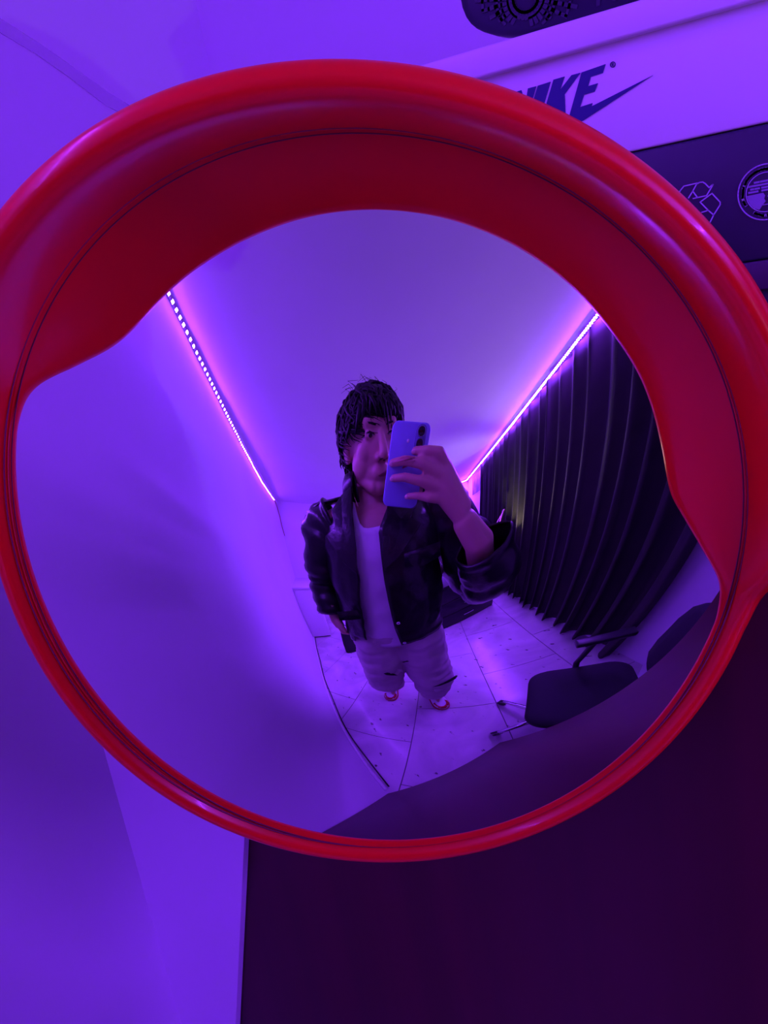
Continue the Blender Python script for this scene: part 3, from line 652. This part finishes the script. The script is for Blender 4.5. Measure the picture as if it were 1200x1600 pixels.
# left hand at the hip, lightly curled
pl = L(-.214, .030, .988); SK.append(capsule_vf(wL, pl, .021, .023)); SK.append(capsule_vf(pl, L(-.206, .036, .968), .022, .020))
for q, (dx, ln) in enumerate(((-.014, .034), (-.005, .038), (.004, .036), (.012, .029))):
    a = L(-.206 + dx*.5, .040 + dx*.9, .962); b = a - UP*ln*.8 + PF*.004 + PR*.006; c = b - UP*ln*.25 + PR*.020 - PF*.004
    SK.append(capsule_vf(a, b, .0095, .0085, 12, 4)); SK.append(capsule_vf(b, c, .0085, .0068, 12, 4))
ta_ = L(-.200, .050, .992); SK.append(capsule_vf(ta_, L(-.186, .060, .972), .011, .009, 12, 4)); SK.append(capsule_vf(L(-.186, .060, .972), L(-.178, .058, .950), .009, .007, 12, 4))
SK.append(capsule_vf((.1064, .0538, 1.3471), (.0760, .0475, 1.3610), .0100, .0085, 12, 4))
body = fuse('body', SK, 0.0030, 5, M_SKIN, per)
TB = bvh(body)
def ell(a, b, n=20, rot=0.0): return [(a*math.cos(t)*math.cos(rot) - b*math.sin(t)*math.sin(rot), a*math.cos(t)*math.sin(rot) + b*math.sin(t)*math.cos(rot)) for t in [2*math.pi*k/n for k in range(n)]]
HEYE = HC + HFp*0.6
def face(name, r, z, outline, lift, m_): return decal(name, TB, HEYE + HR*r + HU*z, hd(r, .08, z), HR, HU, outline, lift, m_, body)
face('upper_lip', 0, -.0635, [(-.022, -.001), (-.014, .0035), (-.005, .0062), (0, .0048), (.005, .0062), (.014, .0035), (.022, -.001), (.010, -.0016), (0, -.0022), (-.010, -.0016)], .0016, M_LIP)
face('lower_lip', 0, -.0715, [(-.020, .0052), (-.010, .0045), (0, .004), (.010, .0045), (.020, .0052), (.012, -.0022), (.005, -.0050), (-.005, -.0050), (-.012, -.0022)], .0022, M_LIP)
for s_ in (-1, 1):
    face('eyebrow', s_*.031, .0165, [(-.018*s_, -.001), (-.010*s_, .0024), (.004*s_, .0036), (.019*s_, -.001), (.010*s_, .0006), (-.008*s_, -.0004), (-.017*s_, -.0034)], .0010, M_EYE)
    face('eye', s_*.031, -.001, ell(.0130, .0028), .0006, mat('eye_white', (.55, .5, .5), .2))
    face('iris', s_*.031 + .003, -.0022, ell(.0052, .0036), .0012, M_EYE)
    face('lashes', s_*.031, .0016, [(-.0155, -.0032), (-.008, .0020), (.0, .0034), (.008, .0022), (.0155, -.0030), (.008, -.0002), (0, .0008), (-.008, -.0002)], .0022, M_EYE)
    face('nostril', s_*.0075, -.046, ell(.0034, .0018), .0006, M_EYE)
# finger nails
for k in 'imrp':
    a, b = Vector(K[k][0]), Vector(K[k][1]); d = (a - b).normalized(); out = (EYE0 - a).normalized(); out = (out - d*out.dot(d)).normalized(); w = d.cross(out)
    mesh('nail', *ball_vf(a + out*.0048, .0042, .0054, .0016, w, d, out, 12, 6), mat('nail', (.75, .5, .45), .25), body)

# ---------------------------------------------------------------- hair
rnd = random.Random(11); parts = []
def scalp(az, el, k=1.0): return hd(.084*k*math.cos(el)*math.sin(az), -.018 + .098*k*math.cos(el)*math.cos(az), .012 + .079*k*math.sin(el))
def hair_low(deg): return lerp_table([(0, 20), (40, 16), (60, 2), (84, -4), (100, -20), (125, -46), (180, -52)], abs(deg))
rg = []
for i in range(13):
    row = []
    for k in range(48):
        az = 2*math.pi*k/48; dg_ = math.degrees(az if az < math.pi else az - 2*math.pi); lo = hair_low(dg_) + 4; el = math.radians(89 - (89 - lo)*i/12); row.append(scalp(az, el, 1.06 + .03*math.sin(i/12*math.pi)))
    rg.append(row)
parts.append(loft_vf(rg, True, True))
def clump(pts, r0, flat=.55):
    n_ = len(pts); R = [r0*(1.0 if q < n_*.45 else max(.06, 1 - (q/(n_ - 1) - .45)/.55)) for q in range(n_)]; parts.append(loft_vf(tube_rings(pts, R, 6, flat)))
for k in range(1150):
    az = rnd.uniform(-math.pi, math.pi); dg_ = math.degrees(az); lo = hair_low(dg_); e0 = rnd.uniform(lo + 8, 88)
    drop = rnd.uniform(22, 52); e1 = max(e0 - drop, lo - rnd.uniform(2, 16)); k1 = rnd.uniform(1.10, 1.26) if e0 > 40 else rnd.uniform(1.08, 1.18)
    sw = math.radians(rnd.uniform(-38, 38) + (16 if abs(dg_) < 80 else 0))/max(.35, math.cos(math.radians((e0 + e1)/2)))
    tw = rnd.uniform(-.20, .20); P = []
    for q in range(7):
        t = q/6; kk = 1.02 + (k1 - 1.02)*math.sin(math.pi*min(1, t*.75 + .05))**.8 + rnd.uniform(-.016, .020) + (.05*t*t if rnd.random() < .2 else 0)
        P.append(scalp(az + sw*t*t + tw*math.sin(t*5), math.radians(e0 + (e1 - e0)*(t**1.15)), kk))
    clump(P, rnd.uniform(.0026, .0058))
for (r, z, tr, tz, rr) in ((.004, .075, .022, -.004, .0045), (.014, .078, .034, -.010, .004), (-.006, .072, .010, .014, .0045), (.025, .075, .050, -.002, .005), (-.02, .073, -.030, .020, .0055), (-.035, .065, -.052, .010, .0055), (.04, .068, .064, -.004, .006), (-.028, .07, -.010, .022, .0055), (.05, .06, .070, -.012, .006), (.016, .076, .042, .006, .005), (-.046, .06, -.064, .000, .006)):
    a = hd(r, .062, z); b = hd(tr, .100 - abs(tr)*.6, tz); clump([a, a.lerp(b, .25) + HFp*.020, a.lerp(b, .5) + HFp*.021, a.lerp(b, .78) + HFp*.011, b], rr)
for k in range(40):      # nape and behind the ear
    az = rnd.choice((-1, 1))*rnd.uniform(1.75, 3.1); a = scalp(az, math.radians(rnd.uniform(-35, -8)), 1.05); o_ = (a - hd(0, -.016, 0)).normalized(); e = a - HU*rnd.uniform(.018, .045) + o_*rnd.uniform(.0, .020)
    clump([a, a.lerp(e, .3) + o_*.006, a.lerp(e, .55) + o_*.008, a.lerp(e, .8) + o_*.006, e], .005)
for k in range(26):      # fly-aways
    az = rnd.uniform(-math.pi, math.pi); a = scalp(az, math.radians(rnd.uniform(35, 85)), 1.12); d1 = Vector((rnd.uniform(-1, 1), rnd.uniform(-1, 1), rnd.uniform(.3, 1.0))).normalized()
    parts.append(loft_vf(tube_rings([a, a + d1*.016, a + d1*.028 + PR*rnd.uniform(-.02, .02), a + d1*.028 + PR*rnd.uniform(-.04, .04) + UP*rnd.uniform(-.01, .012)], [.0007, .0006, .0005, .0003], 4)))
V, F = merge(parts); mesh('hair', V, F, M_HAIR, per)['label'] = 'tousled short black hair falling over the forehead'

# ---------------------------------------------------------------- tank top
def ring_tab(z, T): return tuple(lerp_table([(a, b[i]) for a, b in T], z) for i in range(3))
TT = [(.88, (.138, .100, .004)), (1.0, (.130, .096, .008)), (1.12, (.136, .100, .010)), (1.22, (.143, .101, .012)), (1.30, (.140, .090, .004)), (1.36, (.120, .070, -.008)), (1.42, (.105, .058, -.02))]
V, F = [], []; NA, NV = 72, 26
for v in range(NV + 1):
    for k in range(NA):
        a = 2*math.pi*k/NA; sn, cs = math.sin(a), math.cos(a)      # sn front
        strap = math.exp(-((abs(cs) - .55)/.17)**2); front = 1.292 if sn > 0 else 1.31
        zt = front + .075*strap*(1 if abs(cs) < .9 else .3); zt = min(zt, 1.25 + .4*max(0, 1 - abs(cs)) + .02) if abs(cs) > .8 else zt
        z = .88 + (zt - .88)*v/NV; rx, ry, f0 = ring_tab(z, TT)
        wr = .0022*math.sin(z*70 + 6*sn + 3*math.sin(a*3)) * (1 if z < 1.2 else .3)
        V.append(L(rx*cs*(1 + 0), f0 + (ry + wr)*sn, z))
for v in range(NV):
    for k in range(NA): F.append((v*NA + k, v*NA + (k+1) % NA, (v+1)*NA + (k+1) % NA, (v+1)*NA + k))
tk = mesh('tank_top', V, F, M_TANK, per); tk.modifiers.new('t', 'SOLIDIFY').thickness = .003; tk['label'] = 'white ribbed tank top'
# thin neck chain
tube('necklace', [L(-.062, .02, 1.40), L(-.058, .050, 1.375), L(-.046, .078, 1.345)], .0012, M_GOLD, per, n=6)

# ---------------------------------------------------------------- jacket
def wrk(c, s=1.0): return (noise.noise(c*14)*.010 + noise.noise(c*33)*.004)*s
JT = [(.86, (.182, .130, .000)), (.95, (.180, .132, .002)), (1.08, (.182, .132, .006)), (1.20, (.188, .130, .008)), (1.28, (.190, .118, .004)), (1.325, (.172, .100, -.002)), (1.355, (.135, .085, -.010)), (1.385, (.098, .074, -.016)), (1.40, (.088, .070, -.018))]
V, F = [], []; NA, NV = 96, 40
def edgeL(z): return lerp_table([(.90, -.098), (1.0, -.088), (1.17, -.066), (1.28, -.066), (1.36, -.066), (1.40, -.064)], z)
def edgeR(z): return lerp_table([(.88, .018), (1.0, .006), (1.17, .002), (1.28, .004), (1.34, .040), (1.40, .060)], z)
for v in range(NV + 1):
    for k in range(NA + 1):
        u = k/NA; hem = .905 - .035*math.sin(math.pi*u)**2 + (.035 if u > .93 else 0)
        z = hem + (1.40 - hem)*v/NV; rx, ry, f0 = ring_tab(z, JT)
        aR = math.acos(max(-1, min(1, edgeR(z)/rx))); aL = math.acos(max(-1, min(1, edgeL(z)/rx)))      # angles at the front
        a = aR - u*(2*math.pi - (aL - aR)); c = L(rx*math.cos(a), f0 + ry*math.sin(a), z)
        out = (PR*math.cos(a) + PF*math.sin(a)); V.append(c + out*wrk(c, 1.0))
w = NA + 1
for v in range(NV):
    for k in range(NA): F.append((v*w + k, (v+1)*w + k, (v+1)*w + k + 1, v*w + k + 1))
jk = mesh('jacket', V, F, M_LEATHER, per); jk['label'] = 'open black leather biker jacket'; s = jk.modifiers.new('t', 'SOLIDIFY'); s.thickness = .004; s.offset = 0
def sleeve(path, radii, n=28, m=46):
    P = [Vector(p) for p in path]; pts = []; rr = []
    for k in range(m + 1):       # catmull-rom
        t = k/m*(len(P) - 1); i = min(int(t), len(P) - 2); f = t - i; p0, p1, p2, p3 = P[max(i-1, 0)], P[i], P[i+1], P[min(i+2, len(P)-1)]
        pts.append(.5*((2*p1) + (p2 - p0)*f + (2*p0 - 5*p1 + 4*p2 - p3)*f*f + (3*p1 - p0 - 3*p2 + p3)*f**3)); rr.append(radii[i]*(1 - f) + radii[i+1]*f)
    R = tube_rings(pts, rr, n); R2 = []
    for i, ring in enumerate(R):
        c = pts[i]; row = []
        for p in ring:
            o_ = (p - c).normalized(); row.append(p + o_*(wrk(p, 1.4) + .0035*math.sin(i*1.15 + 4*noise.noise(p*9))))
        R2.append(row)
    V, F = loft_vf(R2, True, False); o = mesh('sleeve', V, F, M_LEATHER, jk); s = o.modifiers.new('t', 'SOLIDIFY'); s.thickness = .004; s.offset = -1
    return o
slL = sleeve([L(-.135, -.005, 1.325), L(-.185, -.006, 1.295), L(-.222, -.014, 1.20), L(-.234, -.018, 1.12), L(-.228, .012, 1.015)], [.066, .076, .066, .056, .043])
slR = sleeve([L(.130, -.005, 1.320), L(.185, .0, 1.285), L(.262, .012, 1.14), L(.318, .035, 1.015), L(.285, .110, 1.075), L(.236, .158, 1.175)], [.066, .078, .080, .078, .068, .054])
def plate(name, P, m_, par, th=.005, seg=0):
    n = len(P); c = sum((Vector(p) for p in P), Vector())/n; V = [c + PF*.006] + [Vector(p) for p in P]; F = [(0, 1 + k, 1 + (k+1) % n) for k in range(n)]
    o = mesh(name, V, F, m_, par); s = o.modifiers.new('t', 'SOLIDIFY'); s.thickness = th; s.offset = 0; bevel(o, .0015, 2); return o
plate('lapel', [L(-.060, .066, 1.392), L(-.060, .100, 1.33), L(-.058, .128, 1.25), L(-.066, .137, 1.19), L(-.100, .134, 1.225), L(-.138, .118, 1.285), L(-.112, .108, 1.305), L(-.122, .085, 1.345), L(-.095, .050, 1.382)], M_LEATHER, jk)
plate('lapel', [L(.058, .062, 1.385), L(.034, .100, 1.335), L(.010, .132, 1.25), L(.006, .140, 1.19), L(.048, .137, 1.215), L(.108, .126, 1.270), L(.085, .116, 1.290), L(.118, .090, 1.325), L(.092, .048, 1.372)], M_LEATHER, jk)
# standing collar round the neck
R = []
for zz, k_ in ((1.375, 1.0), (1.40, 1.02), (1.428, 1.08), (1.440, 1.16), (1.425, 1.26), (1.395, 1.32)):
    row = []
    for q in range(33):
        a = math.radians(55 - q*290/32); row.append(L(.078*k_*math.cos(a), -.012 + .072*k_*math.sin(a), zz - .018*max(0, math.sin(a))))
    R.append(row)
V, F = loft_vf(R, False, False); o = mesh('collar', V, F, M_LEATHER, jk); s = o.modifiers.new('t', 'SOLIDIFY'); s.thickness = .003; s.offset = 0
# epaulettes, pockets, zips, patch on sleeve
def strip_on(name, pts, wv, th, m_, par): 
    V, F = [], []
    for p in pts: V += [p - wv, p + wv]
    F = [(2*i, 2*i + 1, 2*i + 3, 2*i + 2) for i in range(len(pts) - 1)]
    o = mesh(name, V, F, m_, par); s = o.modifiers.new('t', 'SOLIDIFY'); s.thickness = th; s.offset = 0; return o
ep = strip_on('epaulette', [L(-.095, .030, 1.378), L(-.13, .028, 1.376), L(-.17, .026, 1.374), L(-.205, .022, 1.360), L(-.232, .02, 1.335)], PF*.018, .006, M_LEATHER, jk); mesh('stud', *ball_vf(L(-.222, .03, 1.356), .006, .006, .006, n=10, mrow=6), M_CHROME, ep)
ep = strip_on('epaulette', [L(.095, .030, 1.378), L(.13, .028, 1.376), L(.17, .026, 1.372), L(.205, .022, 1.356)], PF*.018, .006, M_LEATHER, jk); mesh('stud', *ball_vf(L(.10, .040, 1.384), .005, .005, .005, n=10, mrow=6), M_CHROME, ep)
JB = bvh(jk)
def on_jacket(name, c, outline, lift, m_, par=None, th=.002): return decal(name, JB, EYE0, c, PR, UP, outline, lift, m_, par or jk, th)
on_jacket('pocket_flap', L(.105, .13, 1.20), [(-.045, .018), (.045, .018), (.045, -.016), (0, -.026), (-.045, -.016)], .006, M_LEATHER)
on_jacket('pocket_flap', L(-.120, .13, 1.06), [(-.036, .016), (.034, .022), (.034, -.012), (-.036, -.018)], .006, M_LEATHER)
on_jacket('zip', L(-.135, .13, 1.12), [(-.003, .045), (.004, .045), (.012, -.045), (.005, -.045)], .004, M_CHROME)
on_jacket('zip', L(.150, .11, 1.17), [(-.008, .050), (-.003, .052), (.012, -.040), (.006, -.042)], .005, M_CHROME)
on_jacket('snap_button', L(.020, .14, 1.02), ell(.006, .006, 12), .005, M_CHROME); on_jacket('snap_button', L(.026, .14, .925), ell(.006, .006, 12), .005, M_CHROME)
SB = bvh(slL); decal('sleeve_patch', SB, EYE0, L(-.195, .05, 1.07), PR, UP, [(-.010, .030), (.010, .036), (.014, .0), (.004, -.034), (-.012, -.030)], .003, mat('olive_patch', (.20, .17, .08), .7), slL)

# ---------------------------------------------------------------- jeans
def jd(c):
    return noise.noise(c*9)*.012 + noise.noise(Vector((c.x*16, c.y*16, c.z*34)))*.006
JP = [ball_vf(L(0, -.004, .90), .148, .105, .10, PR, PF, UP, 28, 16)]
for s_, kn, an in ((-1, L(-.104, .018, .47), L(-.130, -.125, .165)), (1, L(.114, .055, .47), L(.128, .020, .165))):
    hp = L(s_*.082, 0, .86); JP += [capsule_vf(hp, kn, .102, .096), capsule_vf(kn, an, .096, .082), capsule_vf(an, an - UP*.035, .078, .074)]
jn = fuse('jeans', JP, .0065, 4, M_JEANS, per, jd); jn['label'] = 'pale baggy jeans with ripped knees'
TJ = bvh(jn)
def rip(c, outline):
    r_ = decal('rip', TJ, EYE0, c, PR, UP, outline, .007, M_RIP, jn, .002)
    return r_
rip(L(-.062, .10, .655), [(-.024, .014), (-.006, .022), (.020, .004), (.030, -.016), (.006, -.012), (-.016, -.004)])
rip(L(.150, .12, .475), [(-.050, -.030), (-.020, -.018), (.010, .008), (.040, .040), (.050, .062), (.058, .050), (.050, .018), (.022, -.012), (-.016, -.034)])
rip(L(.012, .10, .76), [(-.012, .004), (.010, .006), (.016, -.003), (-.006, -.004)])
for c, n_ in ((L(-.165, .10, .80), 5), (L(.10, .12, .44), 4), (L(-.03, .12, .66), 3)):
    pr = []
    for q in range(n_):
        h_, nn, _, _ = TJ.ray_cast(c + PF*.2 + UP*(.01*q), -PF)
        if h_ is None: continue
        a = h_ + nn*.002; pr.append(loft_vf(tube_rings([a, a + nn*.006 + PR*rnd.uniform(.005, .02), a + nn*.008 + PR*rnd.uniform(.01, .04) - UP*rnd.uniform(0, .02)], [.0012, .0012, .0006], 5)))
    if pr: mesh('loose_threads', *merge(pr), M_THREAD, jn)

# ---------------------------------------------------------------- sneakers on the feet
def sneaker(heel, toe):
    heel, toe = Vector(heel), Vector(toe); d = (toe - heel); LEN = d.length; d.normalize(); w = Vector((d.y, -d.x, 0))
    def width(u): return lerp_table([(0, .022), (.05, .032), (.25, .036), (.5, .038), (.72, .046), (.86, .043), (.95, .031), (1, .012)], u)
    def top(u): return lerp_table([(0, .085), (.12, .095), (.35, .098), (.55, .082), (.72, .062), (.86, .052), (.95, .042), (1.0, .030)], u)
    US = [0, .02, .06, .12, .25, .4, .55, .65, .75, .83, .9, .95, .98, 1.0]
    rg = []
    for u in US:
        c = heel + d*LEN*u; wd = width(u); tp = top(u); row = []
        for k in range(20):
            a = 2*math.pi*k/20; x = math.cos(a)*wd*(.96 if math.sin(a) > 0 else 1); z = .022 + (tp - .022)*(.5 + .5*math.sin(a)) if math.sin(a) > -.2 else .022
            row.append(c + w*x + UP*max(z, .02))
        rg.append(row)
    s_ = loft('sneaker', rg, M_SHOEW, per); s_['label'] = 'white and red leather sneaker'
    sl = [[heel + d*(LEN*(.5 + (u - .5)*1.03)) + w*(sg*(width(u) + .004)) + UP*z for (u, sg) in ([(u, 1) for u in US] + [(u, -1) for u in US[::-1]])] for z in (.0, .004, .020, .026)]
    loft('outsole', sl, M_SHOER, s_, autos=.7)
    # red mudguard round the toe and red eyestay over the instep
    T_ = bvh(s_); pr = []
    def patch(name, grid, m_, lift):
        V, F = [], []; nw = len(grid[0])
        for row in grid:
            for (u, x) in row:
                p = heel + d*LEN*u + w*x; h_, nn, _, _ = T_.ray_cast(p + UP*.3, -UP)
                V.append((h_ + nn*lift) if h_ is not None else p + UP*.024)
        for i in range(len(grid) - 1):
            for j in range(nw - 1): F.append((i*nw + j, i*nw + j + 1, (i+1)*nw + j + 1, (i+1)*nw + j))
        o = mesh(name, V, F, m_, s_); q = o.modifiers.new('t', 'SOLIDIFY'); q.thickness = .003; q.offset = -1; return o
    def rim(k): return [(0.5 + (uu - .5)*k if uu > .6 else uu, sg*width(uu)*k2) for uu, sg, k2 in ()]
    mg_o, mg_i = [], []
    for a in range(0, 25):
        t = math.radians(-105 + a*210/24); u_o = .80 + .195*math.cos(t); x_o = .0425*math.sin(t); u_i = .77 + .150*math.cos(t); x_i = .029*math.sin(t)
        mg_o.append((u_o, x_o)); mg_i.append((u_i, x_i))
    patch('mudguard', [mg_o, [((a[0] + b[0])/2, (a[1] + b[1])/2) for a, b in zip(mg_o, mg_i)], mg_i], M_SHOER, .002)
    patch('vamp_band', [[(u, x*(.036 if u < .6 else .040)) for x in (-1, -.7, -.35, 0, .35, .7, 1)] for u in (.42, .50, .58, .66)], M_SHOER, .0025)
    for k in range(4):
        u = .47 + .05*k; c = heel + d*LEN*u + UP*(top(u) + .003); tube('lace', [c - w*.018 - UP*.004, c, c + w*.018 - UP*.004], .0028, M_SHOEW, s_, n=6)
    return s_
sneaker(L(-.118, -.245, 0), L(-.160, .004, 0)); sneaker(L(.112, -.095, 0), L(.146, .158, 0))

# ================================================================== phone
pTL = Vector((.0206, .0105, 1.4416)); pu = Vector((.0631, .0381, -.0243)).normalized(); pv = Vector((.0172, -.0244, -.1128)); pv = (pv - pu*pv.dot(pu)).normalized()
pn = pu.cross(pv); pn = pn if pn.dot(EYE0 - pTL) > 0 else -pn
PW, PH, PTH = .0770, .128, .0085
def ph(a, b, c=0.0): return pTL + pu*a + pv*b + pn*c
phn = thing('smartphone', ph(PW/2, PH/2), 'pale blue smartphone with two rear lenses held up in one hand', 'phone')
def rr2(ins, c, r, n=6):
    P = []
    for (x0, y0, a0) in ((PW - ins - r, ins + r, -90), (PW - ins - r, PH - ins - r, 0), (ins + r, PH - ins - r, 90), (ins + r, ins + r, 180)):
        for k in range(n + 1):
            a = math.radians(a0 + 90*k/n); P.append(ph(x0 + r*math.cos(a), y0 + r*math.sin(a), c))
    return P
loft('phone_body', [rr2(.0022, -PTH, .010), rr2(.0004, -PTH + .0012, .012), rr2(0, -PTH + .003, .012), rr2(0, -.0025, .012), rr2(.0007, -.0008, .0115), rr2(.0025, 0, .0095)], M_PHONE, phn, autos=1.2)
loft('screen', [rr2(.0026, -PTH - .0003, .0095), rr2(.0024, -PTH + .0002, .0095)], M_GLASS, phn)
def pill(cx_, y0, y1, r, c, n=10): return [ph(cx_ + r*math.cos(math.radians(a)), (y0 if a < 0 else y1) + r*math.sin(math.radians(a)), c) for a in [-180 + 180*k/n for k in range(n + 1)] + [180*k/n for k in range(n + 1)]]
cbx, cy0, cy1 = PW - .0180, .0125, .0290
plt_ = loft('camera_plate', [pill(cbx, cy0, cy1, .0104, 0.0), pill(cbx, cy0, cy1, .0102, .0014), pill(cbx, cy0, cy1, .0096, .002)], M_PHONE_D, phn, autos=.8)
for yy in (cy0, cy1):
    rg_ = mesh('lens_ring', *lathe_vf(ph(cbx, yy, .0018), pn, [(.0080, 0), (.0080, .0022), (.0075, .0028), (.0066, .0028), (.0064, .0012)], 28), mat('lens_ring_metal', (.25, .28, .5), .25, .8), plt_, autos=.7)
    mesh('lens', *lathe_vf(ph(cbx, yy, .0018), pn, [(.0066, 0), (.0066, .0018), (.0045, .0021), (.0002, .0021)], 24), M_GLASS, plt_)
mesh('flash', *lathe_vf(ph(cbx - .0235, .0260, .0), pn, [(.0026, 0), (.0026, .0005), (.0002, .0007)], 16), mat('flash_lens', (.85, .85, .8), .2), phn)
